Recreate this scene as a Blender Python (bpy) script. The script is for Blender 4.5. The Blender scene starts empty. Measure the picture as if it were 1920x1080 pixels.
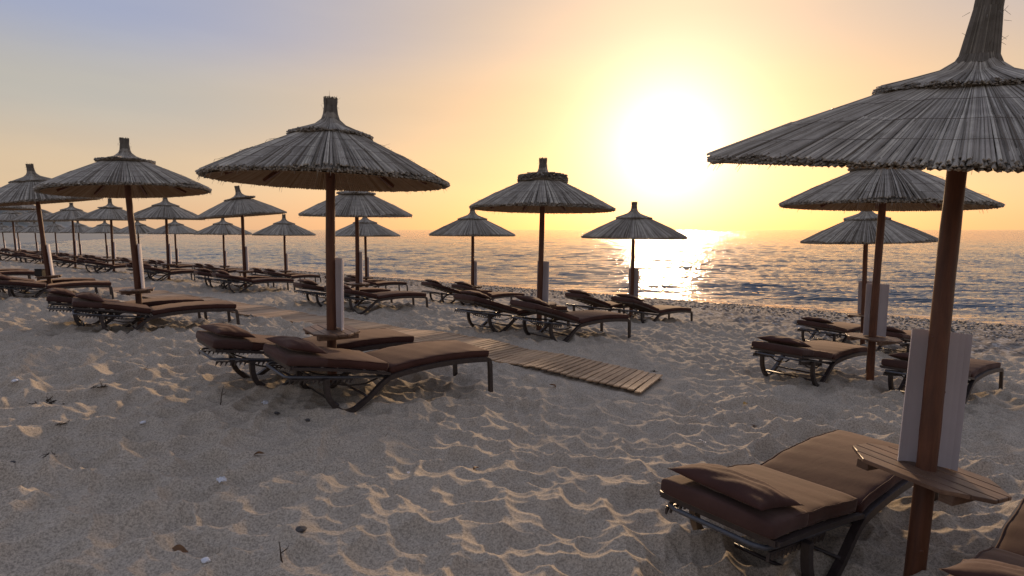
import bpy, math, random
import numpy as np
from mathutils import Vector, Matrix
random.seed(7)
rng = np.random.default_rng(11)
S = bpy.context.scene
COL = S.collection
R_ = math.radians
WN, WS = 6.14, 2.72                            # near end of the plank walkway, in shore coordinates
CAM_Z = 2.9                                   # eye height above the water; the beach slopes down to 0

# ---------------------------------------------------------------- camera, sky, sun, exposure
F, PITCH = 1100.0, math.atan(110 / 1100.0)     # focal length in photo pixels
cam_d = bpy.data.cameras.new('camera'); cam = bpy.data.objects.new('camera', cam_d); COL.objects.link(cam)
cam_d.sensor_width = 36; cam_d.lens = F / 1920 * 36; cam_d.clip_end = 60000; cam_d.clip_start = 0.05
cam.location = (0, 0, CAM_Z); cam.rotation_euler = (math.pi / 2 - PITCH, 0, 0)
S.camera = cam
S.view_settings.view_transform = 'Standard'; S.view_settings.look = 'None'
S.view_settings.gamma = 1; S.view_settings.use_curve_mapping = False
S.view_settings.exposure = 0.0
SUN_AZ, SUN_EL = R_(14.7), R_(13.0)            # azimuth clockwise from +Y
GLOW_DIR = Vector((math.sin(SUN_AZ) * math.cos(R_(7.6)), math.cos(SUN_AZ) * math.cos(R_(7.6)), math.sin(R_(7.6))))   # the blurred bright patch the hazy sun makes
SUN_DIR = Vector((math.sin(SUN_AZ) * math.cos(SUN_EL), math.cos(SUN_AZ) * math.cos(SUN_EL), math.sin(SUN_EL)))
W = bpy.data.worlds.new('World'); S.world = W; W.use_nodes = True
nt = W.node_tree; nt.nodes.clear()
def N(t, **k):
    n = nt.nodes.new(t)
    for a, b in k.items(): setattr(n, a, b)
    return n
def L(a, b): nt.links.new(a, b)
sky = N('ShaderNodeTexSky', sky_type='NISHITA', sun_disc=False, sun_elevation=SUN_EL, sun_rotation=SUN_AZ,
        altitude=0, air_density=1.0, dust_density=1.0, ozone_density=1.2)
bg = N('ShaderNodeBackground'); bg.inputs[1].default_value = 0.05
out = N('ShaderNodeOutputWorld')
# dusty evening air over the Nishita sky: bands by elevation, warmer towards the sun, and the sun's aureole
def wm(op, a, b=None, c=None, clamp=False):
    n = N('ShaderNodeMath', operation=op, use_clamp=clamp)
    for i, v in enumerate((a, b, c)):
        if v is None: continue
        if isinstance(v, (int, float)): n.inputs[i].default_value = v
        else: L(v, n.inputs[i])
    return n.outputs[0]
def wramp(fac, stops):
    r = N('ShaderNodeValToRGB'); e = r.color_ramp.elements; r.color_ramp.interpolation = 'EASE'
    while len(e) < len(stops): e.new(0.5)
    for i, (p, c) in enumerate(stops): e[i].position = p; e[i].color = (*c, 1)
    L(fac, r.inputs[0]); return r.outputs[0]
def wmix(fac, a, b, mode='MIX'):
    n = N('ShaderNodeMix', data_type='RGBA', blend_type=mode)
    for k, v in ((0, fac), (6, a), (7, b)):
        if isinstance(v, (int, float)): n.inputs[k].default_value = v
        elif isinstance(v, tuple): n.inputs[k].default_value = (*v, 1)
        else: L(v, n.inputs[k])
    return n.outputs[2]
L(wmix(1.0, sky.outputs[0], (0.60, 0.42, 0.36), 'MULTIPLY'), bg.inputs[0])
tc = N('ShaderNodeTexCoord'); sx = N('ShaderNodeSeparateXYZ'); L(tc.outputs['Generated'], sx.inputs[0])
el = wm('MULTIPLY', wm('ARCSINE', sx.outputs[2]), 1 / (math.pi / 2))                 # 0 horizon .. 1 zenith
dp = N('ShaderNodeVectorMath', operation='DOT_PRODUCT'); L(tc.outputs['Generated'], dp.inputs[0]); dp.inputs[1].default_value = GLOW_DIR
ang = wm('MULTIPLY', wm('ARCCOSINE', wm('MINIMUM', dp.outputs['Value'], 0.999999)), 180 / math.pi)
near = wramp(el, [(0.0, (0.98, 0.47, 0.16)), (0.05, (1.0, 0.57, 0.21)), (0.12, (0.90, 0.57, 0.24)), (0.20, (0.71, 0.54, 0.32)), (0.32, (0.56, 0.51, 0.48)), (1.0, (0.47, 0.49, 0.60))])
side = wramp(el, [(0.0, (0.74, 0.49, 0.30)), (0.05, (0.72, 0.54, 0.35)), (0.12, (0.54, 0.51, 0.44)), (0.19, (0.38, 0.43, 0.59)), (0.32, (0.38, 0.43, 0.62)), (1.0, (0.47, 0.49, 0.60))])
back = wramp(el, [(0.0, (0.21, 0.18, 0.20)), (0.10, (0.26, 0.22, 0.23)), (0.25, (0.33, 0.32, 0.36)), (0.5, (0.41, 0.43, 0.52)), (1.0, (0.47, 0.49, 0.60))])
w1 = N('ShaderNodeMapRange', interpolation_type='SMOOTHSTEP'); w1.inputs[1].default_value = 6; w1.inputs[2].default_value = 50; L(ang, w1.inputs[0])
w2 = N('ShaderNodeMapRange', interpolation_type='SMOOTHSTEP'); w2.inputs[1].default_value = 70; w2.inputs[2].default_value = 140; L(ang, w2.inputs[0])
col = wmix(w2.outputs[0], wmix(w1.outputs[0], near, side), back)
a2 = wm('MULTIPLY', ang, ang)
g1 = wm('MULTIPLY', wm('EXPONENT', wm('MULTIPLY', wm('POWER', wm('MULTIPLY', ang, 1 / 4.9), 1.6), -1.0)), 1.45)
g2 = wm('MULTIPLY', wm('EXPONENT', wm('MULTIPLY', ang, -1 / 8.0)), 0.34)
def wscale(c, f):
    n = N('ShaderNodeVectorMath', operation='SCALE'); n.inputs[0].default_value = c; L(f, n.inputs['Scale']); return n.outputs[0]
def wadd(a, b):
    n = N('ShaderNodeVectorMath', operation='ADD'); L(a, n.inputs[0]); L(b, n.inputs[1]); return n.outputs[0]
tot = wadd(wadd(col, wscale((0.88, 0.90, 0.86), g1)), wscale((0.8, 0.52, 0.27), g2))
mpn = N('ShaderNodeMapping'); L(tc.outputs['Generated'], mpn.inputs[0]); mpn.inputs['Scale'].default_value = (1.2, 1.2, 7)
nz = N('ShaderNodeTexNoise'); nz.inputs['Scale'].default_value = 1.6; nz.inputs['Detail'].default_value = 5; L(mpn.outputs[0], nz.inputs['Vector'])
veil = wramp(nz.outputs[0], [(0.35, (0.955, 0.96, 0.985)), (0.7, (1.04, 1.035, 1.02))])
tot = wmix(1.0, tot, veil, 'MULTIPLY')
bg2 = N('ShaderNodeBackground'); L(tot, bg2.inputs[0]); bg2.inputs[1].default_value = 0.80
ad = N('ShaderNodeAddShader'); L(bg.outputs[0], ad.inputs[0]); L(bg2.outputs[0], ad.inputs[1]); L(ad.outputs[0], out.inputs[0])
sl = bpy.data.lights.new('sun', 'SUN'); sl.energy = 2.8; sl.angle = R_(4.0); sl.color = (1.0, 0.68, 0.40)
so = bpy.data.objects.new('sun', sl); COL.objects.link(so)
so.rotation_euler = SUN_DIR.to_track_quat('Z', 'Y').to_euler(); so.location = (20, 60, 30)

# ---------------------------------------------------------------- helpers
def new_mat(name):
    m = bpy.data.materials.new(name); m.use_nodes = True
    t = m.node_tree; b = t.nodes['Principled BSDF']
    return m, t, b
def nd(t, typ, **k):
    n = t.nodes.new(typ)
    for a, b in k.items():
        if a in ('inp',):
            for i, v in b.items(): n.inputs[i].default_value = v
        else: setattr(n, a, b)
    return n
def ramp(t, fac, stops):
    r = t.nodes.new('ShaderNodeValToRGB'); e = r.color_ramp.elements
    while len(e) < len(stops): e.new(0.5)
    for i, (p, c) in enumerate(stops):
        e[i].position = p; e[i].color = (*c, 1) if len(c) == 3 else c
    t.links.new(fac, r.inputs[0]); return r.outputs[0]
def noise(t, vec, scale, detail=3, rough=0.5, dist=0):
    n = nd(t, 'ShaderNodeTexNoise'); n.inputs['Scale'].default_value = scale; n.inputs['Detail'].default_value = detail
    n.inputs['Roughness'].default_value = rough; n.inputs['Distortion'].default_value = dist
    if vec is not None: t.links.new(vec, n.inputs['Vector'])
    return n.outputs['Fac']
def mapping(t, scale=(1, 1, 1), rot=(0, 0, 0), coord='Object'):
    tc = nd(t, 'ShaderNodeTexCoord'); mp = nd(t, 'ShaderNodeMapping')
    mp.inputs['Scale'].default_value = scale; mp.inputs['Rotation'].default_value = rot
    t.links.new(tc.outputs[coord], mp.inputs['Vector']); return mp.outputs[0]
def math_(t, op, a, b=None, clamp=False):
    n = nd(t, 'ShaderNodeMath', operation=op, use_clamp=clamp)
    for i, v in enumerate((a, b)):
        if v is None: continue
        if isinstance(v, (int, float)): n.inputs[i].default_value = v
        else: t.links.new(v, n.inputs[i])
    return n.outputs[0]
def mixc(t, fac, a, b, mode='MIX'):
    n = nd(t, 'ShaderNodeMix', data_type='RGBA', blend_type=mode)
    for k, v in (('Factor', fac), ('A', a), ('B', b)):
        s = [i for i in n.inputs if i.name == k and (i.type == ('VALUE' if k == 'Factor' else 'RGBA'))][0]
        if isinstance(v, (int, float)): s.default_value = v
        elif isinstance(v, tuple): s.default_value = (*v, 1)
        else: t.links.new(v, s)
    return [o for o in n.outputs if o.type == 'RGBA'][0]
def bump(t, b, h, strength=0.5, dist=0.01):
    n = nd(t, 'ShaderNodeBump'); n.inputs['Strength'].default_value = strength; n.inputs['Distance'].default_value = dist
    t.links.new(h, n.inputs['Height']); t.links.new(n.outputs[0], b.inputs['Normal']); return n

def tag(o, label=None, cat=None, group=None, kind=None):
    if label: o['label'] = label
    if cat: o['category'] = cat
    if group: o['group'] = group
    if kind: o['kind'] = kind
    return o
def link(name, me, parent=None):
    o = bpy.data.objects.new(name, me); COL.objects.link(o)
    if parent is not None: o.parent = parent
    return o
def mesh_np(name, V, Fc, mat, smooth=True, attr=None):
    me = bpy.data.meshes.new(name)
    V = np.asarray(V, dtype=np.float32); Fc = np.asarray(Fc, dtype=np.int32)
    k = Fc.shape[1]
    me.vertices.add(len(V)); me.vertices.foreach_set('co', V.ravel())
    me.loops.add(Fc.size); me.loops.foreach_set('vertex_index', Fc.ravel())
    me.polygons.add(len(Fc)); me.polygons.foreach_set('loop_start', np.arange(len(Fc), dtype=np.int32) * k)
    me.polygons.foreach_set('use_smooth', np.full(len(Fc), smooth))
    if attr is not None:
        for an, av in attr.items():
            a = me.attributes.new(an, 'FLOAT', 'POINT'); a.data.foreach_set('value', np.asarray(av, dtype=np.float32))
    me.update(calc_edges=True); me.validate()
    if mat: me.materials.append(mat)
    return me
class MB:
    def __init__(s): s.v = []; s.f = []
    def add(s, vs, fs):
        o = len(s.v); s.v += [tuple(p) for p in vs]; s.f += [tuple(i + o for i in f) for f in fs]; return s
    def box(s, x0, x1, y0, y1, z0, z1, M=None, bev=0):
        if bev:
            vs = []
            b = bev
            for z, e in ((z0, b), (z0 + b, 0), (z1 - b, 0), (z1, b)):
                for (x, y, dx, dy) in ((x0, y0, 1, 1), (x1, y0, -1, 1), (x1, y1, -1, -1), (x0, y1, 1, -1)):
                    vs.append((x + dx * e, y + dy * e, z))
            fs = [(3, 2, 1, 0), (12, 13, 14, 15)]
            for k in range(3):
                for i in range(4):
                    j = (i + 1) % 4; fs.append((k * 4 + i, k * 4 + j, k * 4 + 4 + j, k * 4 + 4 + i))
        else:
            vs = [(x0, y0, z0), (x1, y0, z0), (x1, y1, z0), (x0, y1, z0), (x0, y0, z1), (x1, y0, z1), (x1, y1, z1), (x0, y1, z1)]
            fs = [(3, 2, 1, 0), (4, 5, 6, 7), (0, 1, 5, 4), (1, 2, 6, 5), (2, 3, 7, 6), (3, 0, 4, 7)]
        if M is not None: vs = [M @ Vector(p) for p in vs]
        return s.add(vs, fs)
    def sweep(s, pts, w, h, side=(0, 1, 0), closed=False):
        """rectangular bar: w across the side vector, h in the plane of the path"""
        pts = [Vector(p) for p in pts]; side = Vector(side); n = len(pts); vs = []; fs = []
        for i, p in enumerate(pts):
            a = pts[(i - 1) % n] if (closed or i > 0) else p; c = pts[(i + 1) % n] if (closed or i < n - 1) else p
            t = (c - a).normalized(); sd = (side - t * side.dot(t)).normalized(); u = t.cross(sd)
            for (q, r) in ((-1, -1), (1, -1), (1, 1), (-1, 1)): vs.append(p + sd * q * w / 2 + u * r * h / 2)
        m = n if closed else n - 1
        for i in range(m):
            j = (i + 1) % n
            for k in range(4):
                l = (k + 1) % 4; fs.append((i * 4 + k, i * 4 + l, j * 4 + l, j * 4 + k))
        if not closed: fs += [(3, 2, 1, 0), tuple((n - 1) * 4 + k for k in range(4))]
        return s.add(vs, fs)
    def tube(s, pts, rad, k=8, closed=False, cap=True):
        pts = [Vector(p) for p in pts]; n = len(pts); vs = []; fs = []
        rad = rad if hasattr(rad, '__len__') else [rad] * n
        prev = None
        for i, p in enumerate(pts):
            a = pts[(i - 1) % n] if (closed or i > 0) else p; c = pts[(i + 1) % n] if (closed or i < n - 1) else p
            t = (c - a).normalized()
            if prev is None: prev = t.orthogonal().normalized()
            sd = (prev - t * prev.dot(t)).normalized(); prev = sd; u = t.cross(sd)
            for q in range(k):
                an = 2 * math.pi * q / k; vs.append(p + (sd * math.cos(an) + u * math.sin(an)) * rad[i])
        m = n if closed else n - 1
        for i in range(m):
            j = (i + 1) % n
            for q in range(k):
                l = (q + 1) % k; fs.append((i * k + q, i * k + l, j * k + l, j * k + q))
        if not closed and cap: fs += [tuple(reversed(range(k))), tuple((n - 1) * k + q for q in range(k))]
        return s.add(vs, fs)
    def mesh(s, name, mat, smooth=False, angle=None):
        me = bpy.data.meshes.new(name); me.from_pydata(s.v, [], s.f); me.update()
        me.materials.append(mat)
        if smooth: me.polygons.foreach_set('use_smooth', [True] * len(me.polygons))
        if angle: me.set_sharp_from_angle(angle=R_(angle))
        return me
    def build(s, name, mat, parent=None, smooth=False, angle=None):
        return link(name, s.mesh(name, mat, smooth, angle), parent)

# numpy noise -------------------------------------------------------------
def _h(ix, iy, k):
    v = np.sin(ix * 127.1 + iy * 311.7 + k * 74.7) * 43758.5453
    return v - np.floor(v)
def vnoise(x, y, k=0):
    ix, iy = np.floor(x), np.floor(y); fx, fy = x - ix, y - iy
    fx = fx * fx * (3 - 2 * fx); fy = fy * fy * (3 - 2 * fy)
    a, b, c, d = _h(ix, iy, k), _h(ix + 1, iy, k), _h(ix, iy + 1, k), _h(ix + 1, iy + 1, k)
    return (a * (1 - fx) + b * fx) * (1 - fy) + (c * (1 - fx) + d * fx) * fy - 0.5
def fbm(x, y, k=0, o=3):
    s = 0; a = 1
    for i in range(o): s = s + a * vnoise(x * 2 ** i, y * 2 ** i, k + i * 13); a *= 0.5
    return s
def worley(x, y, k=0):
    """smooth bowls that meet in thin crests: squared distance to the nearest jittered point"""
    ix, iy = np.floor(x), np.floor(y); best = np.full(x.shape, 9.0)
    for dx in (-1, 0, 1):
        for dy in (-1, 0, 1):
            cx, cy = ix + dx, iy + dy
            px, py = cx + 0.15 + 0.7 * _h(cx, cy, k), cy + 0.15 + 0.7 * _h(cx, cy, k + 5)
            dd = (px - x) ** 2 + (py - y) ** 2 - 0.25 * (_h(cx, cy, k + 9) - 0.5)
            best = np.minimum(best, dd)
    return best

# terrain -----------------------------------------------------------------
NX, NY = 0.611, 0.792                          # unit vector square to the shore, towards the water
def ns(x, y): return NX * x + NY * y, -NY * x + NX * y
def xy(n, s): return NX * n - NY * s, NY * n + NX * s
SHORE = [xy(23.3, -260), xy(23.2, -20), xy(23.1, 10), xy(23.3, 40), xy(23.8, 75), (-57, 74), (-68.7, 84), (-84, 98), (-97, 110), (-103, 121),
         (-107.6, 129), (-112.9, 138.7), (-123.4, 163.6), (-126.7, 182), (-130, 199), (-141, 228), (-150, 236), (-175, 246), (-225, 300),
         (-262, 400), (-330, 640), (-1500, 1300), (-3000, -200), (-3000, -3000), (600, -3000)]
def shore_sdf(x, y):
    """distance to the water's edge, positive on land"""
    d2 = np.full(x.shape, 1e12); inside = np.zeros(x.shape, bool); n = len(SHORE)
    for i in range(n):
        (ax, ay), (bx, by) = SHORE[i], SHORE[(i + 1) % n]
        ex, ey = bx - ax, by - ay
        t = np.clip(((x - ax) * ex + (y - ay) * ey) / (ex * ex + ey * ey), 0, 1)
        d2 = np.minimum(d2, (x - ax - t * ex) ** 2 + (y - ay - t * ey) ** 2)
        c = ((ay > y) != (by > y)) & (x < (bx - ax) * (y - ay) / ((by - ay) if by != ay else 1e-9) + ax)
        inside ^= c
    return np.where(inside, 1, -1) * np.sqrt(d2)
PD = [-200, -8, -3, 0, 1.5, 5.2, 9.9, 14.6, 19.4, 23.2, 45, 120]
PZ = [-6, -1.0, -0.35, 0, 0.17, 0.40, 0.68, 1.15, 1.37, 1.50, 1.75, 2.1]
def smooth(a, b, t):
    t = np.clip((t - a) / (b - a), 0, 1); return t * t * (3 - 2 * t)
def base_z(x, y):
    x = np.asarray(x, float); y = np.asarray(y, float)
    d = shore_sdf(x, y); z = sum(np.interp(d + k, PD, PZ) for k in (-0.9, -0.3, 0.3, 0.9)) / 4
    n, s = ns(x, y)
    z = z - 0.24 * (1 - smooth(0.5, 6.0, s)) * smooth(3, 9, d)
    r = np.hypot(x, y)
    far = smooth(110, 200, r)
    hill = 21 * np.exp(-(((x + 428) / 30) ** 4 + ((y - 500) / 50) ** 2)) + 3 * np.exp(-(((x + 395) / 25) ** 2 + ((y - 480) / 80) ** 2)) \
        + 30 * np.exp(-(((x + 640) / 110) ** 2 + ((y - 480) / 70) ** 2))
    hill = hill * (1 + 0.35 * fbm(x / 26, y / 26, 4, 4)) + 3.5 * np.maximum(0, fbm(x / 9, y / 9, 8, 3)) * (hill > 4)
    return z + far * hill * smooth(0, 40, d)
def relief(x, y, res):
    n, s = ns(x, y); d = 23.2 - n
    wx = x + 0.12 * fbm(x / 0.5, y / 0.5, 21, 2); wy = y + 0.12 * fbm(x / 0.5 + 7, y / 0.5, 22, 2)
    big = 0.10 * fbm(x / 1.9, y / 1.9, 3, 2)
    amp = 0.65 + 0.7 * smooth(-0.35, 0.45, fbm(x / 2.6, y / 2.6, 31, 2))
    a = worley(wx / 0.30, wy / 0.27, 1); b = worley(wx / 0.16 + 5, wy / 0.145, 2)
    a = a / (1 + 0.8 * np.maximum(a, 0)); h = 0.275 * a * amp + 0.07 * b + 0.008 * fbm(x / 0.09, y / 0.09, 40, 2)
    walk = 1 - (1 - smooth(0.42, 0.75, np.abs(n - WN))) * smooth(WS - 0.35, WS, s) * (s < WS + 16.5)
    h = 0.05 + (h - 0.05) * (0.12 + 0.88 * walk)
    calm = smooth(1.5, 9.0, d) * (1 - smooth(30, 90, np.hypot(x, y)))
    return big * calm * (0.1 + 0.9 * walk) + (h - 0.05) * (0.12 + 0.88 * calm) * smooth(-1, 1.0, d)
def ground_z(x, y):
    x = np.atleast_1d(np.asarray(x, float)); y = np.atleast_1d(np.asarray(y, float))
    return float((base_z(x, y) + relief(x, y, 0))[0])
def flat_z(x, y):
    return float(base_z(np.atleast_1d(float(x)), np.atleast_1d(float(y)))[0])
def at(px, py):
    """ground point seen at a photo pixel"""
    a, b = (px - 960) / F, -(py - 540) / F
    d = Vector((a, math.cos(PITCH) + b * math.sin(PITCH), -math.sin(PITCH) + b * math.cos(PITCH)))
    t = 1.0
    for _ in range(400):
        p = d * t
        if CAM_Z + p.z < flat_z(p.x, p.y): break
        t *= 1.01
    return d.x * t, d.y * t

def polar_grid(radii, angs):
    rr, aa = np.meshgrid(radii, angs, indexing='ij')
    x = rr * np.sin(aa); y = rr * np.cos(aa)
    nr, na = len(radii), len(angs)
    i = np.arange(nr - 1)[:, None] * na + np.arange(na - 1)[None]
    Fc = np.stack([i, i + 1, i + na + 1, i + na], -1).reshape(-1, 4)[:, ::-1]
    return x, y, Fc

# ---------------------------------------------------------------- materials
def mat_sand():
    m, t, b = new_mat('sand')
    co = mapping(t)
    big = noise(t, co, 0.5, 4); mid = noise(t, co, 7, 4, 0.6); grain = noise(t, co, 210, 2, 0.8); g2 = noise(t, co, 75, 2, 0.7)
    c = ramp(t, mid, [(0.3, (0.40, 0.345, 0.275)), (0.7, (0.45, 0.39, 0.315))])
    c = mixc(t, math_(t, 'MULTIPLY', big, 0.5), c, (0.42, 0.365, 0.29))
    gr = ramp(t, grain, [(0.33, (0.25, 0.24, 0.23)), (0.5, (0.95, 0.95, 0.95)), (0.68, (1.8, 1.75, 1.65))])
    c = mixc(t, 0.42, c, gr, 'MULTIPLY')
    gr2 = ramp(t, g2, [(0.36, (0.45, 0.44, 0.43)), (0.5, (1, 1, 1)), (0.66, (1.35, 1.32, 1.28))])
    c = mixc(t, 0.6, c, gr2, 'MULTIPLY')
    # shingle towards the water
    sep = nd(t, 'ShaderNodeSeparateXYZ'); t.links.new(co, sep.inputs[0])
    n_ = math_(t, 'ADD', math_(t, 'MULTIPLY', sep.outputs[0], NX), math_(t, 'MULTIPLY', sep.outputs[1], NY))
    edge = noise(t, co, 0.45, 4, 0.6)
    mask = ramp(t, math_(t, 'ADD', n_, math_(t, 'MULTIPLY', edge, 7.0)), [(0, (0, 0, 0)), (1, (1, 1, 1))])
    mr = nd(t, 'ShaderNodeMapRange', interpolation_type='SMOOTHSTEP'); mr.inputs[1].default_value = 17.2; mr.inputs[2].default_value = 20.5
    t.links.new(math_(t, 'ADD', n_, math_(t, 'MULTIPLY', edge, 7.0)), mr.inputs[0])
    vor = nd(t, 'ShaderNodeTexVoronoi'); vor.inputs['Scale'].default_value = 14; t.links.new(co, vor.inputs['Vector'])
    sp = nd(t, 'ShaderNodeSeparateColor'); t.links.new(vor.outputs['Color'], sp.inputs[0])
    pc = ramp(t, sp.outputs[0], [(0.0, (0.07, 0.06, 0.055)), (0.4, (0.17, 0.145, 0.125)), (0.75, (0.25, 0.22, 0.19)), (1, (0.46, 0.43, 0.40))])
    c = mixc(t, math_(t, 'MULTIPLY', mr.outputs[0], 0.85), c, pc)
    # wet band
    wr = nd(t, 'ShaderNodeMapRange'); wr.inputs[1].default_value = 22.2; wr.inputs[2].default_value = 22.9
    t.links.new(math_(t, 'ADD', n_, math_(t, 'MULTIPLY', edge, 0.8)), wr.inputs[0])
    c = mixc(t, math_(t, 'MULTIPLY', wr.outputs[0], 0.6), c, (0.07, 0.06, 0.05))
    # far scrub on the hill
    zr = nd(t, 'ShaderNodeMapRange'); zr.inputs[1].default_value = 3.0; zr.inputs[2].default_value = 6.0
    t.links.new(sep.outputs[2], zr.inputs[0])
    hc = ramp(t, noise(t, co, 0.12, 5, 0.7), [(0.35, (0.035, 0.045, 0.028)), (0.55, (0.075, 0.075, 0.045)), (0.7, (0.24, 0.20, 0.15))])
    c = mixc(t, zr.outputs[0], c, hc)
    t.links.new(c, b.inputs['Base Color'])
    t.links.new(math_(t, 'SUBTRACT', 0.95, math_(t, 'MULTIPLY', wr.outputs[0], 0.65)), b.inputs['Roughness']); b.inputs['Specular IOR Level'].default_value = 0.2
    wv = math_(t, 'MULTIPLY', vor.outputs['Distance'], math_(t, 'MULTIPLY', mr.outputs[0], -1.2))
    h = math_(t, 'ADD', math_(t, 'MULTIPLY', grain, 0.30), math_(t, 'MULTIPLY', g2, 0.45))
    h = math_(t, 'ADD', h, math_(t, 'MULTIPLY', noise(t, co, 22, 3, 0.6), 0.5))
    h = math_(t, 'ADD', h, wv)
    bump(t, b, h, 0.3, 0.005)
    return m
def mat_water():
    m, t, b = new_mat('water')
    b.inputs['Base Color'].default_value = (0.055, 0.080, 0.105, 1); b.inputs['Roughness'].default_value = 0.04
    b.inputs['IOR'].default_value = 1.333
    c1 = mapping(t, (0.35, 3.0, 1), (0, 0, R_(4)))
    c2 = mapping(t, (0.10, 1.0, 1), (0, 0, R_(-5)))
    h = math_(t, 'ADD', math_(t, 'MULTIPLY', noise(t, c1, 3.0, 1.5, 0.5), 0.45), math_(t, 'MULTIPLY', noise(t, c2, 1.5, 1.5, 0.5), 0.8))
    bump(t, b, h, 1.0, 0.22)
    return m
def mat_reed(name, tint=1.0, warm=0.0):
    m, t, b = new_mat(name)
    at_ = nd(t, 'ShaderNodeAttribute', attribute_name='rnd')
    c = ramp(t, at_.outputs['Fac'], [(0, (0.13 * tint, 0.105 * tint, 0.075 * tint)), (0.3, (0.29 * tint, 0.26 * tint, 0.215 * tint)),
                                     (0.75, (0.42 * tint, 0.385 * tint, 0.33 * tint)), (1, (0.58 * tint, 0.54 * tint, 0.45 * tint))])
    n = noise(t, mapping(t), 9, 4, 0.7)
    g = ramp(t, n, [(0.35, (0.62, 0.6, 0.57)), (0.6, (1.05, 1.05, 1.05))])
    c = mixc(t, 0.7, c, g, 'MULTIPLY')
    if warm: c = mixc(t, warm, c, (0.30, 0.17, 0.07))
    t.links.new(c, b.inputs['Base Color']); b.inputs['Roughness'].default_value = 0.7
    b.inputs['Specular IOR Level'].default_value = 0.3
    return m
def mat_wood(name, c0, c1, scale=(1, 1, 1), rough=0.6, per_obj=0.0, bstr=0.35):
    m, t, b = new_mat(name)
    co = mapping(t, scale)
    g = noise(t, co, 6, 5, 0.65, 0.6)
    c = ramp(t, g, [(0.3, c0), (0.7, c1)])
    st = noise(t, mapping(t, (2, 2, 1.2)), 3, 3)
    c = mixc(t, 0.4, c, ramp(t, st, [(0.35, (0.45, 0.42, 0.4)), (0.65, (1.1, 1.1, 1.1))]), 'MULTIPLY')
    if per_obj:
        oi = nd(t, 'ShaderNodeObjectInfo')
        c = mixc(t, per_obj, c, ramp(t, oi.outputs['Random'], [(0, (0.45, 0.42, 0.4)), (1, (1.5, 1.45, 1.35))]), 'MULTIPLY')
    t.links.new(c, b.inputs['Base Color']); b.inputs['Roughness'].default_value = rough
    bump(t, b, g, bstr, 0.006)
    return m
def mat_fabric(name, col, per_obj=True):
    m, t, b = new_mat(name)
    co = mapping(t)
    n = noise(t, co, 5, 4, 0.6); w = noise(t, co, 420, 1)
    c = ramp(t, n, [(0.3, tuple(v * 0.78 for v in col)), (0.7, tuple(v * 1.15 for v in col))])
    oi = nd(t, 'ShaderNodeObjectInfo')
    c = mixc(t, 0.35, c, ramp(t, oi.outputs['Random'], [(0, (0.65, 0.62, 0.6)), (1, (1.3, 1.25, 1.2))]), 'MULTIPLY')
    t.links.new(c, b.inputs['Base Color']); b.inputs['Roughness'].default_value = 0.85
    b.inputs['Sheen Weight'].default_value = 0.22; b.inputs['Sheen Tint'].default_value = (1.0, 0.80, 0.66, 1); b.inputs['Sheen Roughness'].default_value = 0.35
    b.inputs['Specular IOR Level'].default_value = 0.2
    h = math_(t, 'ADD', math_(t, 'MULTIPLY', w, 0.08), noise(t, mapping(t, (1, 2.5, 1)), 9, 3, 0.55, 0.6))
    bump(t, b, h, 0.14, 0.010)
    return m
def mat_plain(name, col, rough=0.6, var=0.15, sc=8, metal=0):
    m, t, b = new_mat(name)
    n = noise(t, mapping(t), sc, 4, 0.6)
    c = ramp(t, n, [(0.3, tuple(v * (1 - var) for v in col)), (0.7, tuple(v * (1 + var) for v in col))])
    t.links.new(c, b.inputs['Base Color']); b.inputs['Roughness'].default_value = rough; b.inputs['Metallic'].default_value = metal
    return m
M_SAND = mat_sand(); M_WATER = mat_water()
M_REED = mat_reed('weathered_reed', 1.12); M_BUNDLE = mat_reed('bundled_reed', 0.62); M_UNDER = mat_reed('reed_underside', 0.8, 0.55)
M_POLE = mat_wood('varnished_pole_wood', (0.07, 0.024, 0.011), (0.17, 0.062, 0.027), (4, 4, 0.5), 0.5)
M_TABLE = mat_wood('table_board_wood', (0.12, 0.065, 0.04), (0.26, 0.16, 0.10), (4, 0.6, 4), 0.5, 0.35)
M_PLANK = mat_wood('walkway_plank_wood', (0.34, 0.215, 0.125), (0.56, 0.40, 0.25), (0.7, 8, 8), 0.65, 0.5)
M_CUSH = mat_fabric('brown_cushion_cloth', (0.068, 0.030, 0.023))
M_COVER = mat_fabric('head_cover_cloth', (0.074, 0.040, 0.034))
M_PILL = mat_fabric('pillow_cloth', (0.070, 0.032, 0.026))
M_FRAME = mat_plain('dark_frame_coating', (0.040, 0.030, 0.028), 0.42, 0.3, 30)
M_TUBE = mat_plain('grey_tube_coating', (0.075, 0.08, 0.095), 0.38, 0.2, 30)
M_PANEL = mat_plain('white_panel_plastic', (0.62, 0.58, 0.60), 0.45, 0.06, 3)
M_WIRE = mat_plain('binding_wire_steel', (0.10, 0.08, 0.07), 0.5)

# ---------------------------------------------------------------- ground and sea
angs = np.concatenate([np.radians(np.linspace(-178, -52, 60)), np.radians(np.linspace(-51, 51, 820)), np.radians(np.linspace(52, 182, 60))])
radii = np.concatenate([[0.02, 0.3, 0.7], np.exp(np.linspace(math.log(1.2), math.log(14), 590)), np.exp(np.linspace(math.log(14.1), math.log(45), 150)), np.exp(np.linspace(math.log(45.6), math.log(900), 110))])
gx, gy, gf = polar_grid(radii, angs)
gz = base_z(gx, gy) + relief(gx, gy, 0)
gz = np.where(np.hypot(gx, gy) > 860, gz - 6, gz)
g = link('beach_sand', mesh_np('beach_sand', np.stack([gx, gy, gz], -1).reshape(-1, 3), gf, M_SAND)); tag(g, kind='structure')

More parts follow.
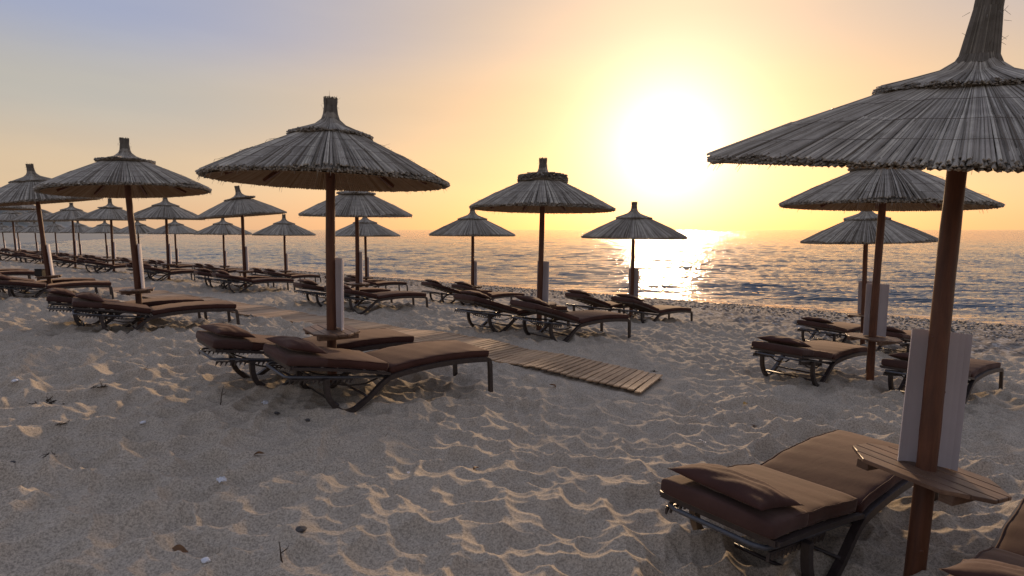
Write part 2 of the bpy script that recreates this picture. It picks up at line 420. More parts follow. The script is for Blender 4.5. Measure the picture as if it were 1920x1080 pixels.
angs = np.radians(np.concatenate([np.linspace(-110, -48, 40), np.linspace(-47, 47, 760), np.linspace(48, 140, 40)]))
radii = np.concatenate([np.exp(np.linspace(math.log(12), math.log(260), 430)), np.exp(np.linspace(math.log(268), math.log(45000), 40))])
wx, wy, wf = polar_grid(radii, angs)
wz = np.zeros_like(wx); rr = np.hypot(wx, wy)
for k in range(72):
    lam = 0.36 * (2.3 / 0.36) ** rng.random(); th = R_(rng.normal(0, 9)) + R_(180 + 6)
    a = 0.0085 * lam ** 0.7
    kx, ky = math.sin(th) * 2 * math.pi / lam, math.cos(th) * 2 * math.pi / lam
    ph = kx * wx + ky * wy + rng.random() * 6.28 + 0.9 * fbm(wx / (lam * 9), wy / (lam * 3), k, 1)
    wz += a * (1 - np.abs(np.sin(ph / 2)) * 2) * 0.55 * (1 - smooth(lam * 60, lam * 150, rr)) + 0.45 * a * np.cos(ph) * (1 - smooth(lam * 60, lam * 150, rr))
wz *= (0.80 + 0.5 * fbm(wx / 14, wy / 9, 77, 2)) * smooth(0.2, 5, -shore_sdf(wx, wy)) * 0.9 + 0.06
wz -= np.where(rr > 3000, (rr - 3000) ** 2 / (2 * 6.37e6), 0)
sea = link('sea_water', mesh_np('sea_water', np.stack([wx, wy, wz], -1).reshape(-1, 3), wf, M_WATER)); tag(sea, kind='structure')

# shingle stones near the water: real pebbles, too many to count
def pebbles(name, n_count, n0, n1, s0, s1, r0, r1, mat, cdist=None):
    base = np.array([(1, 0, 0), (0, 1, 0), (-1, 0, 0), (0, -1, 0), (0, 0, 0.6), (0, 0, -0.6)])
    fb = np.array([(0, 1, 4), (1, 2, 4), (2, 3, 4), (3, 0, 4), (1, 0, 5), (2, 1, 5), (3, 2, 5), (0, 3, 5)])
    n = rng.uniform(n0, n1, n_count); s = s0 + (s1 - s0) * rng.random(n_count) ** 1.5
    x, y = NX * n - NY * s, NY * n + NX * s
    z = base_z(x, y) + relief(x, y, 0)
    r = r0 + (r1 - r0) * rng.random(n_count) ** 2.5
    an = rng.uniform(0, 6.28, n_count); ca, sa = np.cos(an), np.sin(an)
    V = base[None] * (r[:, None, None]) * rng.uniform(0.6, 1.2, (n_count, 6, 1)) * np.array([1.2, 0.8, 0.8])
    X = V[..., 0] * ca[:, None] - V[..., 1] * sa[:, None] + x[:, None]; Y = V[..., 0] * sa[:, None] + V[..., 1] * ca[:, None] + y[:, None]
    Z = V[..., 2] + (z + r * 0.15)[:, None]
    VV = np.stack([X, Y, Z], -1).reshape(-1, 3); FF = (fb[None] + 6 * np.arange(n_count)[:, None, None]).reshape(-1, 3)
    rn = np.repeat(rng.random(n_count), 6)
    o = link(name, mesh_np(name, VV, FF, mat, True, {'rnd': rn})); return o
m, t, b = new_mat('pebble_stone')
a_ = nd(t, 'ShaderNodeAttribute', attribute_name='rnd')
t.links.new(ramp(t, a_.outputs['Fac'], [(0, (0.06, 0.055, 0.05)), (0.5, (0.17, 0.15, 0.13)), (0.85, (0.30, 0.27, 0.24)), (1, (0.55, 0.52, 0.50))]), b.inputs['Base Color'])
b.inputs['Roughness'].default_value = 0.75
M_PEB = m
o = pebbles('shingle', 22000, 17.6, 22.9, -22, 40, 0.016, 0.075, M_PEB); tag(o, 'loose grey shingle strewn along the water\'s edge', 'shingle', kind='stuff')

# thin broken line of foam where the ripples run out on the shingle
m, t, b = new_mat('sea_foam')
b.inputs['Base Color'].default_value = (0.62, 0.62, 0.62, 1); b.inputs['Roughness'].default_value = 0.6
fn = noise(t, mapping(t), 6.5, 5, 0.7)
af = nd(t, 'ShaderNodeAttribute', attribute_name='edge')
mrf = nd(t, 'ShaderNodeMapRange', interpolation_type='SMOOTHSTEP'); mrf.inputs[1].default_value = 0.56; mrf.inputs[2].default_value = 0.72
t.links.new(math_(t, 'ADD', fn, math_(t, 'MULTIPLY', af.outputs['Fac'], 0.16)), mrf.inputs[0])
t.links.new(mrf.outputs[0], b.inputs['Alpha'])
ks, kn = 900, 7
ss = np.linspace(-24, 62, ks); FV = []; FE = []
lead = 23.05 + 0.16 * vnoise(ss / 2.2, ss * 0, 51) + 0.35 * vnoise(ss / 9, ss * 0, 52)
for j in range(kn):
    u_ = j / (kn - 1); nn = lead + u_ * (0.45 + 0.5 * vnoise(ss / 1.7, ss * 0, 53))
    X, Y = NX * nn - NY * ss, NY * nn + NX * ss
    FV.append(np.stack([X, Y, np.maximum(base_z(X, Y) + 0.012, 0.065) + 0.035 * (1 - u_)], -1)); FE.append(np.full(ks, 1 - u_))
i_ = np.arange(kn - 1)[:, None] * ks + np.arange(ks - 1)[None]
FF = np.stack([i_, i_ + 1, i_ + ks + 1, i_ + ks], -1).reshape(-1, 4)
o = link('sea_foam', mesh_np('sea_foam', np.concatenate(FV), FF, m, True, {'edge': np.concatenate(FE)})); tag(o, 'thin broken foam line along the water\'s edge', 'foam', kind='stuff')

# ---------------------------------------------------------------- reed umbrella
class Reeds:
    def __init__(s): s.V = []; s.F = []; s.R = []; s.n = 0
    def prism(s, p0, p1, w0, w1, nrm, rnd, h=0.7):
        """vectorised triangular reeds from p0 to p1"""
        k = len(p0); d = p1 - p0; d /= np.linalg.norm(d, axis=1)[:, None]
        sd = np.cross(d, nrm); sd /= np.linalg.norm(sd, axis=1)[:, None]; up = np.cross(sd, d)
        vs = []
        for p, w in ((p0, w0), (p1, w1)):
            w = np.broadcast_to(w, (k,))[:, None]
            vs += [p - sd * w / 2, p + up * w * h, p + sd * w / 2]
        V = np.stack(vs, 1).reshape(-1, 3)
        f = np.array([(0, 1, 4, 3), (1, 2, 5, 4), (2, 0, 3, 5), (3, 4, 5, 5)])
        Q = (f[None] + 6 * np.arange(k)[:, None, None]).reshape(-1, 4) + s.n
        s.V.append(V); s.F.append(Q); s.R.append(np.repeat(rnd, 6)); s.n += len(V)
    def strip_surface(s, prof, k, rnd=0.1, jit=0, r_=None):
        an = np.linspace(0, 2 * np.pi, k, endpoint=False); V = []
        for (r, z) in prof:
            rr = r + (r_.uniform(-jit, jit, k) if jit else 0)
            V.append(np.stack([rr * np.cos(an), rr * np.sin(an), np.full(k, z) if not jit else z + r_.uniform(-jit, jit, k) * 0.3], -1))
        V = np.concatenate(V); Q = []
        i = np.arange(k); j = (i + 1) % k
        for q in range(len(prof) - 1): Q.append(np.stack([q * k + i, q * k + j, (q + 1) * k + j, (q + 1) * k + i], -1))
        s.V.append(V); s.F.append(np.concatenate(Q) + s.n); s.R.append(np.full(len(V), rnd)); s.n += len(V)
    def mesh(s, name, mat):
        V = np.concatenate(s.V); Fq = np.concatenate(s.F)
        me = bpy.data.meshes.new(name)
        tri = Fq[:, 3] == Fq[:, 2]
        faces = Fq[~tri].tolist() + Fq[tri][:, :3].tolist()
        me.from_pydata(V.tolist(), [], faces)
        a = me.attributes.new('rnd', 'FLOAT', 'POINT'); a.data.foreach_set('value', np.concatenate(s.R).astype(np.float32))
        me.materials.append(mat); me.update(); return me
RAD = 1.22
def tier(rd, r_, prof_r, prof_z, n, layers, w, drop, rag, wob=0.01):
    """reeds laid down a (curved) cone from prof[0] (top) to prof[-1] (rim)"""
    for L_ in range(layers):
        an = (np.arange(n) + r_.uniform(-0.45, 0.45, n)) / n * 2 * np.pi
        end = r_.uniform(-rag, rag * 0.6, n); tw = r_.normal(0, 0.012, n)
        lump = 0.012 * np.sin(an * 3 + r_.random() * 6) + 0.010 * np.sin(an * 7 + r_.random() * 6)
        rnd = np.clip(0.52 + 0.30 * r_.standard_normal(n) + 0.12 * np.sin(an * 5 + L_), 0, 1)
        wz_ = r_.uniform(-wob, wob, n) * 0.6
        for q in range(len(prof_r) - 1):
            ra, rb = prof_r[q], prof_r[q + 1]; za, zb = prof_z[q], prof_z[q + 1]
            last = q == len(prof_r) - 2
            rb_ = rb + (end - 0.018 * L_ if last else 0); zb_ = zb - (end * 0.45 if last else 0)
            a0 = an + tw * (q / len(prof_r)); a1 = an + tw * ((q + 1) / len(prof_r))
            wa = 2 * np.pi * max(ra, 0.03) / n * 1.2 + 0.001; wb = w
            wa = min(wa, w); wb = min(2 * np.pi * rb / n * 1.15 + 0.001, w)
            lz = (lump + wz_) * (0.4 + 0.6 * ra / prof_r[-1]); lz2 = (lump + wz_) * (0.4 + 0.6 * rb / prof_r[-1])
            p0 = np.stack([ra * np.cos(a0) * np.ones(n), ra * np.sin(a0) * np.ones(n), za - drop * L_ + lz], -1)
            p1 = np.stack([rb_ * np.cos(a1), rb_ * np.sin(a1), zb_ - drop * L_ + lz2 - (0.01 * (rb / RAD) ** 2)], -1)
            sl = math.atan2(za - zb, rb - ra)
            nrm = np.stack([np.cos(an) * math.sin(sl), np.sin(an) * math.sin(sl), np.full(n, math.cos(sl))], -1)
            rv = rnd if not last else rnd
            rd.prism(p0, p1, wa * r_.uniform(0.75, 1.15, n), wb * r_.uniform(0.75, 1.15, n), nrm, rv)
def canopy_meshes(seed, n, w, knot=0.14, cap_lift=0.0, layers=2, thick_cap=0.04):
    r_ = np.random.default_rng(seed)
    rd = Reeds()
    tier(rd, r_, [0.36, 0.8, RAD], [0.425, 0.215, 0.0], n, layers, w, 0.013, 0.028)
    rd.strip_surface([(0.1, 0.47), (0.36, 0.40), (RAD - 0.05, -0.01), (RAD - 0.05, -0.035)], 96, 0.12)
    # ragged butt ends stacked under the rim
    for L_ in range(3):
        m_ = int(n * 0.9); an = r_.uniform(0, 2 * np.pi, m_); e = r_.uniform(-0.022, 0.010, m_)
        p0 = np.stack([(RAD - 0.16) * np.cos(an), (RAD - 0.16) * np.sin(an), np.full(m_, 0.045 - 0.014 * L_)], -1)
        p1 = np.stack([(RAD + e) * np.cos(an), (RAD + e) * np.sin(an), -0.018 - 0.011 * L_ - r_.uniform(0, 0.012, m_)], -1)
        rd.prism(p0, p1, w * 0.9, w * 0.9, np.tile([0, 0, 1.0], (m_, 1)), np.clip(r_.normal(0.32, 0.15, m_), 0, 1))
    # strays
    k = 22; an = r_.uniform(0, 2 * np.pi, k); rr_ = r_.uniform(0.45, 1.15, k); le = r_.uniform(0.02, 0.08, k)
    z0 = 0.425 - (rr_ - 0.36) / (RAD - 0.36) * 0.425 + 0.005
    p0 = np.stack([rr_ * np.cos(an), rr_ * np.sin(an), z0], -1)
    dr = np.stack([np.cos(an + r_.normal(0, .7, k)), np.sin(an + r_.normal(0, .7, k)), r_.uniform(-0.25, 0.6, k)], -1) * le[:, None]
    rd.prism(p0, p0 + dr, 0.004, 0.002, np.tile([0, 0, 1.0], (k, 1)) + r_.normal(0, .1, (k, 3)), r_.uniform(0, 0.5, k))
    k = 60; an = r_.uniform(0, 2 * np.pi, k)
    p0 = np.stack([(RAD - 0.02) * np.cos(an), (RAD - 0.02) * np.sin(an), np.full(k, -0.03)], -1)
    dr = np.stack([np.cos(an) * 0.03, np.sin(an) * 0.03, -r_.uniform(0.02, 0.075, k)], -1)
    rd.prism(p0, p0 + dr, 0.004, 0.002, np.tile([0.1, 0.1, 1.0], (k, 1)), r_.uniform(0.1, 0.6, k))
    me_c = rd.mesh('canopy', M_REED)
    # underside lining
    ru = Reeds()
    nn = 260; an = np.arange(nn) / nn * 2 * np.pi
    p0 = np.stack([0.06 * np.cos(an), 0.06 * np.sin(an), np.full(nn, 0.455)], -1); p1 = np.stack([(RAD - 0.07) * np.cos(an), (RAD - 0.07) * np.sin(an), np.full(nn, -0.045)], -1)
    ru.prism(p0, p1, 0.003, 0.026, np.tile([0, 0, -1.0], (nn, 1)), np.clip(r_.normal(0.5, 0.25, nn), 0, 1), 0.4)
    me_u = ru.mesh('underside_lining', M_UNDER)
    # cap: flared skirt with a rolled butt edge
    rc = Reeds(); cr = 0.42; l = cap_lift
    nc = int(n * 0.55)
    tier(rc, r_, [0.070, 0.09, 0.155, 0.27, cr], [0.66, 0.595, 0.535, 0.487, 0.430 + l], nc, 2, w, 0.010, 0.02, 0.006)
    rc.strip_surface([(0.055, 0.66), (0.08, 0.58), (0.145, 0.52), (0.26, 0.472), (cr - 0.02, 0.42 + l), (cr - 0.03, 0.40 + l), (0.30, 0.42)], 64, 0.1)
    for L_ in range(5 if thick_cap > 0.05 else 2):
        m_ = int(nc * 0.8); an = r_.uniform(0, 2 * np.pi, m_); e = r_.uniform(-0.03, 0.012, m_)
        p0 = np.stack([(cr - 0.13) * np.cos(an), (cr - 0.13) * np.sin(an), 0.455 - 0.016 * L_ + np.zeros(m_) + (0.035 * L_ if thick_cap > 0.1 else 0)], -1)
        p1 = np.stack([(cr + e) * np.cos(an), (cr + e) * np.sin(an), 0.428 + l - (thick_cap / 4 * L_ if thick_cap < 0.1 else -0.019 * L_) + r_.uniform(-0.012, 0.012, m_)], -1)
        rc.prism(p0, p1, w, w, np.tile([0, 0, 1.0], (m_, 1)), np.clip(r_.normal(0.12 if thick_cap > 0.1 else 0.25, 0.12, m_), 0, 1))
    me_cap = rc.mesh('thatch_cap', M_REED)
    rk = Reeds(); top = 0.68 + knot
    zm = 0.9 if knot > 0.4 else 0.5 * (0.66 + top); rb1, rb2, rb3 = (0.078, 0.054, 0.046) if knot > 0.4 else (0.072, 0.060, 0.065)
    for L_ in range(2):
        m_ = 90; an = (np.arange(m_) + r_.uniform(-.4, .4, m_)) / m_ * 2 * np.pi
        zt = top + r_.uniform(-0.012, 0.012, m_) - 0.02 * L_
        for (ra, za, rb, zb) in ((0.100, 0.575, rb1, 0.63), (rb1, 0.63, rb2, zm), (rb2, zm, rb3, None)):
            p0 = np.stack([ra * np.cos(an), ra * np.sin(an), np.full(m_, za)], -1); p1 = np.stack([rb * np.cos(an), rb * np.sin(an), zt if zb is None else np.full(m_, zb)], -1)
            rk.prism(p0, p1, 0.008, 0.007, np.stack([np.cos(an), np.sin(an), np.zeros(m_)], -1), np.clip(r_.normal(0.5, 0.2, m_), 0, 1))
    rk.strip_surface([(0.09, 0.58), (rb1 - 0.006, 0.64), (rb2 - 0.004, zm), (rb3 - 0.005, top - 0.015), (0.001, top - 0.02)], 24, 0.2)
    k = 26; an = r_.uniform(0, 6.28, k); z0 = r_.uniform(0.6, top, k)
    p0 = np.stack([0.07 * np.cos(an), 0.07 * np.sin(an), z0], -1)
    dr = np.stack([np.cos(an) * 0.03, np.sin(an) * 0.03, r_.uniform(-0.05, 0.06, k)], -1)
    rk.prism(p0, p0 + dr, 0.003, 0.0015, np.tile([0.2, 0.1, 1.0], (k, 1)), r_.uniform(0.2, 0.8, k))
    me_k = rk.mesh('topknot', M_BUNDLE)
    return me_c, me_u, me_cap, me_k
CAN = {'near': canopy_meshes(1, 800, 0.0122, 0.62, 0.0, 3, 0.05),
       'a': canopy_meshes(2, 420, 0.0195, 0.13, 0.0),
       'b': canopy_meshes(3, 420, 0.0195, 0.15, 0.03, 2, 0.045),
       'c': canopy_meshes(4, 420, 0.0195, 0.14, 0.0, 2, 0.17),
       'far': canopy_meshes(5, 230, 0.036, 0.10, 0.0)}
# binding wires
mb = MB()
for rw in (0.62, 0.86, 1.08):
    zz = 0.425 - (rw - 0.36) / (RAD - 0.36) * 0.425 + 0.022
    mb.tube([((rw + 0.004 * math.sin(q * 1.7)) * math.cos(q / 64 * 2 * math.pi), (rw + 0.004 * math.sin(q * 1.7)) * math.sin(q / 64 * 2 * math.pi), zz + 0.004 * math.sin(q * 2.3)) for q in range(64)], 0.0016, 4, True)
ME_WIRE = mb.mesh('binding_wire', M_WIRE)
mb = MB(); mb.sweep([(0.05, 0, 0.41), (RAD - 0.22, 0, 0.0)], 0.032, 0.040); ME_RAFT = mb.mesh('rafter', M_POLE)
def pole_mesh(seed, H=2.05):
    r_ = random.Random(seed); pts = []; rad = []
    for q in range(25):
        z = -0.5 + (H + 0.42 + 0.5) * q / 24
        pts.append((0.006 * math.sin(z * 2.1 + seed), 0.005 * math.sin(z * 1.6 + seed * 2), z))
        rad.append(0.047 - 0.003 * z / 2 + r_.uniform(-0.0012, 0.0012))
    mb = MB(); mb.tube(pts, rad, 20)
    for q in range(7):                                        # knots
        z = r_.uniform(0.1, H); a = r_.uniform(0, 6.28); c = Vector((math.cos(a) * 0.041, math.sin(a) * 0.041, z))
        mb.tube([c, c + Vector((math.cos(a) * 0.008, math.sin(a) * 0.008, 0.002))], [0.014, 0.006], 6)
    return mb.mesh('pole', M_POLE, True, 50)
ME_POLE = [pole_mesh(k) for k in range(3)]
# slatted table with clipped corners: five boards along local Y (0.72) and 0.5 across
TW, TL = 0.225, 0.34
def slat_mesh(k, n=5):
    g_ = 0.007; w = (2 * TW - g_ * (n - 1)) / n; x0 = -TW + k * (w + g_); x1 = x0 + w
    def ext(x): return TL - max(0, abs(x) - TW * 0.32) / (TW * 0.68) * 0.155
    th = 0.020; e0, e1 = ext(x0), ext(x1); mb = MB(); P = []
    for sgn in (-1,):
        P = [(x0, -e0), (x1, -e1), (x1, e1), (x0, e0)]
    xm = 0
    if x0 < -TW * 0.32 < x1: P = [(x0, -e0), (-TW * .32, -TL), (x1, -e1), (x1, e1), (-TW * .32, TL), (x0, e0)]
    elif x0 < TW * 0.32 < x1: P = [(x0, -e0), (TW * .32, -TL), (x1, -e1), (x1, e1), (TW * .32, TL), (x0, e0)]
    n_ = len(P); b_ = 0.003
    vs = [(x, y, 0) for x, y in P] + [(x, y, th - b_) for x, y in P] + [(x * 1.0 + (b_ if x == x0 else -b_ if x == x1 else 0), y - math.copysign(b_, y), th) for x, y in P]
    fs = [tuple(reversed(range(n_))), tuple(range(2 * n_, 3 * n_))]
    for L_ in range(2):
        for i in range(n_):
            j = (i + 1) % n_; fs.append((L_ * n_ + i, L_ * n_ + j, L_ * n_ + n_ + j, L_ * n_ + n_ + i))
    mb.add(vs, fs); return mb.mesh('slat', M_TABLE)
ME_SLAT = [slat_mesh(k) for k in range(5)]
mb = MB()
for y in (-0.20, 0.20): mb.box(-TW + 0.03, TW - 0.03, y - 0.03, y + 0.03, -0.045, -0.001)
mb.box(-0.075, 0.075, -0.11, 0.11, -0.028, -0.0015)
ME_TABLE = mb.mesh('table', M_TABLE)
mb = MB()
k = 12                                                        # gently curved white sheet behind the pole
P0 = []; P1 = []
for q in range(k + 1):
    a = -0.5 + q / k
    xx = a * 0.262; yy = 0.056 + 0.016 * (1 - (2 * a) ** 2) - 0.03 * abs(2 * a) ** 4
    P0.append((xx, yy)); P1.append((xx, yy + 0.014))
ring = P0 + P1[::-1]; n_ = len(ring)
mb.add([(x, y, 0.0) for x, y in ring] + [(x, y, 0.70) for x, y in ring], [(i, (i + 1) % n_, n_ + (i + 1) % n_, n_ + i) for i in range(n_)]
       + [(i, 2 * k + 1 - i, 2 * k - i, i + 1) for i in range(k)] + [(n_ + i + 1, n_ + 2 * k - i, n_ + 2 * k + 1 - i, n_ + i) for i in range(k)])
ME_PANEL = mb.mesh('white_panel', M_PANEL)

HEAD = R_(31)                                                 # heading of the loungers, head to foot
U = Vector((math.cos(HEAD), math.sin(HEAD), 0)); WV = Vector((math.sin(HEAD), -math.cos(HEAD), 0))
def umbrella(cx, cy, rim, base_px, table_z, var, label, roll=0, pitch=0, detail=2, knot_tilt=(0, 0), pr=0.25, spin=0, scale=1, base_dy=0.0):
    """cx, cy centre of the canopy rim; rim, table_z heights above the camera; base_px foot of pole x in photo pixels"""
    top = Vector((cx, cy, CAM_Z + rim))
    bz = flat_z(cx, cy)
    # foot of the pole: along the sight line of its pixel, at the canopy's distance
    py_ = 540 + F * math.tan(math.atan2(CAM_Z - bz, cy) - PITCH)
    by = cy + base_dy
    d = by * math.cos(PITCH) + (CAM_Z - bz) * math.sin(PITCH)
    bx = (base_px - 960) / F * d if base_px is not None else cx
    base = Vector((bx, by, bz)); axis = top - base; H = axis.length
    e = link('reed_umbrella', None); e.location = base
    q = axis.to_track_quat('Z', 'Y'); q = Vector((0, 0, 1)).rotation_difference(axis.normalized())
    e.rotation_mode = 'QUATERNION'; e.rotation_quaternion = q
    tag(e, label, 'umbrella', 'reed parasols standing in rows on the beach')
    p = link('pole', ME_POLE[random.randrange(3)], e); p.scale = (1, 1, H / 2.05); p.rotation_euler.z = random.uniform(0, 6)
    tilt = (pitch, roll)
    me_c, me_u, me_cap, me_k = CAN[var]
    def put(name, me, rx=0, ry=0):
        o = link(name, me, e); o.location = (0, 0, H); o.rotation_euler = (R_(tilt[0] + rx), R_(tilt[1] + ry), 0); return o
    c = put('canopy', me_c)
    sp = R_(spin or random.uniform(0, 360))
    M = Matrix.Rotation(R_(tilt[1]), 4, 'Y') @ Matrix.Rotation(R_(tilt[0]), 4, 'X') @ Matrix.Rotation(sp, 4, 'Z')
    c.rotation_euler = M.to_euler(); c['kind'] = 'stuff'
    if detail >= 1:
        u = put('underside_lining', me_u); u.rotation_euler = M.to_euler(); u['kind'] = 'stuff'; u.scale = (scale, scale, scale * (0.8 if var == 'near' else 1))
    cp = put('thatch_cap', me_cap, *knot_tilt); k_ = put('topknot', me_k, *knot_tilt); cp['kind'] = 'stuff'; k_['kind'] = 'stuff'
    cp.rotation_euler = k_.rotation_euler = (M @ Matrix.Rotation(-sp, 4, 'Z') @ Matrix.Rotation(R_(knot_tilt[0]), 4, 'X') @ Matrix.Rotation(R_(knot_tilt[1]), 4, 'Y')).to_euler()
    off = Vector((0, 0, 0.42 * scale)); R3 = M.to_3x3(); off = R3 @ off - k_.rotation_euler.to_matrix() @ off
    cp.location = k_.location = Vector((0, 0, H)) + off
    zs = 0.80 if var == 'near' else 1.0
    c.scale = cp.scale = k_.scale = (scale, scale, scale * zs)
    if var == 'near': k_.scale = (0.98, 0.98, 0.8)
    if detail >= 2:
        for q_ in range(8):
            r = link('rafter', ME_RAFT, e); r.location = (0, 0, H); r.scale = c.scale
            r.rotation_euler = (Matrix.Rotation(R_(tilt[1]), 4, 'Y') @ Matrix.Rotation(R_(tilt[0]), 4, 'X') @ Matrix.Rotation(q_ * math.pi / 4 + 0.3, 4, 'Z')).to_euler()
        wr = put('binding_wire', ME_WIRE); wr.rotation_euler = M.to_euler(); wr.scale = c.scale
    tz = (CAM_Z + table_z - bz)
    tb = link('table', ME_TABLE, e); tb.location = (0, 0, tz - 0.02); tb.rotation_euler = (Matrix.Rotation(-base_dy / 2.0, 4, 'X') @ Matrix.Rotation(HEAD + random.uniform(-.08, .08), 4, 'Z')).to_euler()
    for me in ME_SLAT: link('slat', me, tb)
    pn = link('white_panel', ME_PANEL, e); pn.location = (0.02, 0, tz + 0.005)
    pn.rotation_euler.z = pr
    return e, base
RIGHT = {}
# name: canopy centre x, y, rim, foot px, table height, variant, roll, pitch, extra
def rowpos(px, n):
    t = (px - 960) / F; y = n / (NX * t + NY); return t * y, y
FRONT = 'row nearest the camera'; MID = 'middle row'; SEA = 'row nearest the water'
ORD = ['first', 'second', 'third', 'fourth', 'fifth', 'sixth', 'seventh', 'eighth', 'ninth', 'tenth', 'eleventh', 'twelfth', 'thirteenth', 'fourteenth', 'fifteenth']
UM = [ # id, x, y, rim, footpx, table, variant, label, roll, pitch, detail, knot tilt, panel rotation
 ('1', 2.265, 3.02, 0.345, 1712, -1.215, 'near', 'huge grey reed parasol on the right, cut by the top and right picture edges', -4.0, 11.5, 2, (0, 0), -0.35),
 ('2', -1.75, 5.74, 0.49, 622, -0.985, 'a', 'large reed parasol left of centre, over two dark red-brown loungers', 0, -0.5, 2, (0, 0), -0.9),
 ('3', -5.98, 9.25, 0.62, 264, -0.935, 'b', 'reed parasol with upturned cap, second in the row nearest the camera from the centre', -1, -1.0, 2, (0, 2), -0.9),
 ('4', -10.7, 13.35, 0.64, 98, -1.05, 'a', 'reed parasol with tall topknot near the left edge, black box on its table', 0, 4, 2, (0, 0), -0.9),
 ('25', -14.9, 16.7, 0.62, None, -0.95, 'b', 'reed parasol whose right half shows at the left picture edge, above the hill', 0, 0, 1, (0, 0), -0.9),
 ('26', -12.7, 12.2, 0.80, None, -0.9, 'a', 'parasol of which only the tip shows at the left picture edge', 0, 0, 1, (0, 0), -0.9),
 ('5', 4.84, 7.74, 0.33, 1631, -1.43, 'b', 'large reed parasol behind the huge right one, its cap hidden by that one', 1, 0, 2, (0, 0), -0.45),
 ('6', 0.51, 10.03, 0.37, 1011, -1.25, 'c', 'reed parasol with thick dark rolled cap, right of centre against the yellow sky', 0, -1.0, 2, (-4, 0), -0.8),
 ('10', -3.49, 13.28, 0.34, 671, -1.21, 'b', 'reed parasol with flat wide cap, seen behind the pole of the large left one', 0, 2, 2, (0, 0), -0.9),
 ('12', -7.90, 17.3, 0.43, 461, -1.21, 'b', 'reed parasol with cap and topknot tilted to the left, in the middle row', -4, 2, 1, (0, -6), -0.9),
 ('7', 2.88, 13.97, -0.17, 1183, -1.63, 'a', 'reed parasol in front of the sun glitter, glowing at the edge', 0, 0, 1, (0, 0), -0.7),
 ('8', -1.13, 16.86, -0.14, 886, -1.61, 'a', 'small reed parasol partly tucked under the rim of the thick-capped one', 0, 0, 1, (0, 0), -0.9),
 ('9', 7.38, 12.27, -0.22, 1617, -1.79, 'a', 'reed parasol at the far right below two bigger ones, with pointed cap', 0, 0, 1, (0, 0), -0.6),
]
n2, n3 = 9.2, 13.6
for i_, (px, v) in enumerate(((316, 'a'), (213, 'b'), (141, 'a'), (80, 'a'), (30, 'b'))):
    x, y = rowpos(px, 9.1 + 0.05 * i_)
    UM.append(('m%d' % i_, x, y, 0.40 + 0.02 * i_, px + 1, -1.22, v if i_ < 2 else 'far',
               'distant reed parasol, %s from the right in the middle row' % ORD[i_ + 4], 0, 0, 1 if i_ < 2 else 0, (0, 0), -0.9))
for i_, px in enumerate((686, 535, 421, 331, 262, 201, 151, 107, 70, 37, 9)):
    x, y = rowpos(px, 13.5 + 0.03 * i_)
    UM.append(('s%d' % i_, x, y, -0.20, px + 1, -1.70, 'a' if i_ < 2 else 'far',
               'distant reed parasol, %s from the right in the row by the water' % ORD[i_ + 3], 0, 0, 1 if i_ < 2 else 0, (0, 0), -0.9))
BASES = {}
for (k, x, y, rim, fp, tz, v, lab, roll, pit, det, kt, pr) in UM:
    e, base = umbrella(x, y, rim, fp, tz, v, lab, roll, pit, det, kt, pr, scale={'1': 0.99, '2': 0.93, '3': 0.94}.get(k, 1), base_dy=-0.16 if k == '1' else 0.0)
    BASES[k] = (base, e)

# ---------------------------------------------------------------- sun loungers
HX = -0.12                                                    # hinge
def arch(x):                                                  # seat rail height
    t = (x - HX) / (1.0 - HX)
    return 0.232 + 0.075 * math.sin(min(1.0, t) ** 0.85 * math.pi * 0.72)
HALF = 0.325
def seat_rail(y):
    mb = MB(); pts = [(HX + (1.0 - HX) * q / 12, y, arch(HX + (1.0 - HX) * q / 12)) for q in range(13)]
    pts[-1] = (0.985, y, arch(0.985)); mb.sweep(pts, 0.036, 0.052); return mb
def foot_leg(y):
    mb = MB(); z = arch(1.0)
    mb.sweep([(0.985, y, z + 0.002), (1.006, y, z - 0.016), (1.016, y, z - 0.06), (1.045, y, -0.10)], 0.036, 0.040); return mb
def loop_leg(y):
    P = [(HX + 0.02, 0.245), (HX - 0.08, 0.175), (-0.30, 0.075), (-0.39, 0.005), (-0.46, -0.04), (-0.55, -0.045), (-0.625, 0.015), (-0.680, 0.10), (-0.705, 0.20), (-0.708, 0.300)]
    Q = []
    for i in range(len(P) - 1):
        p0 = P[max(0, i - 1)]; p1 = P[i]; p2 = P[i + 1]; p3 = P[min(len(P) - 1, i + 2)]
        for s_ in range(3):
            t = s_ / 3
            Q.append(tuple(0.5 * (2 * p1[c] + (p2[c] - p0[c]) * t + (2 * p0[c] - 5 * p1[c] + 4 * p2[c] - p3[c]) * t * t + (3 * p1[c] - p0[c] - 3 * p2[c] + p3[c]) * t ** 3) for c in (0, 1)))
    Q.append(P[-1])
    mb = MB(); mb.sweep([(x, y, z) for x, z in Q], 0.042, 0.044); return mb
def low(x): return 0.235 + (HX - x) * 0.115                   # lower fixed rail, rising a little to the head
def base_frame():
    mb = MB(); y = HALF - 0.035; xe = -1.02
    P = [(HX, -y, low(HX)), (-0.6, -y, low(-0.6)), (xe + 0.07, -y, low(xe)), (xe + 0.02, -y + 0.02, low(xe)), (xe, -y + 0.07, low(xe)), (xe, y - 0.07, low(xe)),
         (xe + 0.02, y - 0.02, low(xe)), (xe + 0.07, y, low(xe)), (-0.6, y, low(-0.6)), (HX, y, low(HX))]
    mb.tube(P, 0.0135, 8); return mb
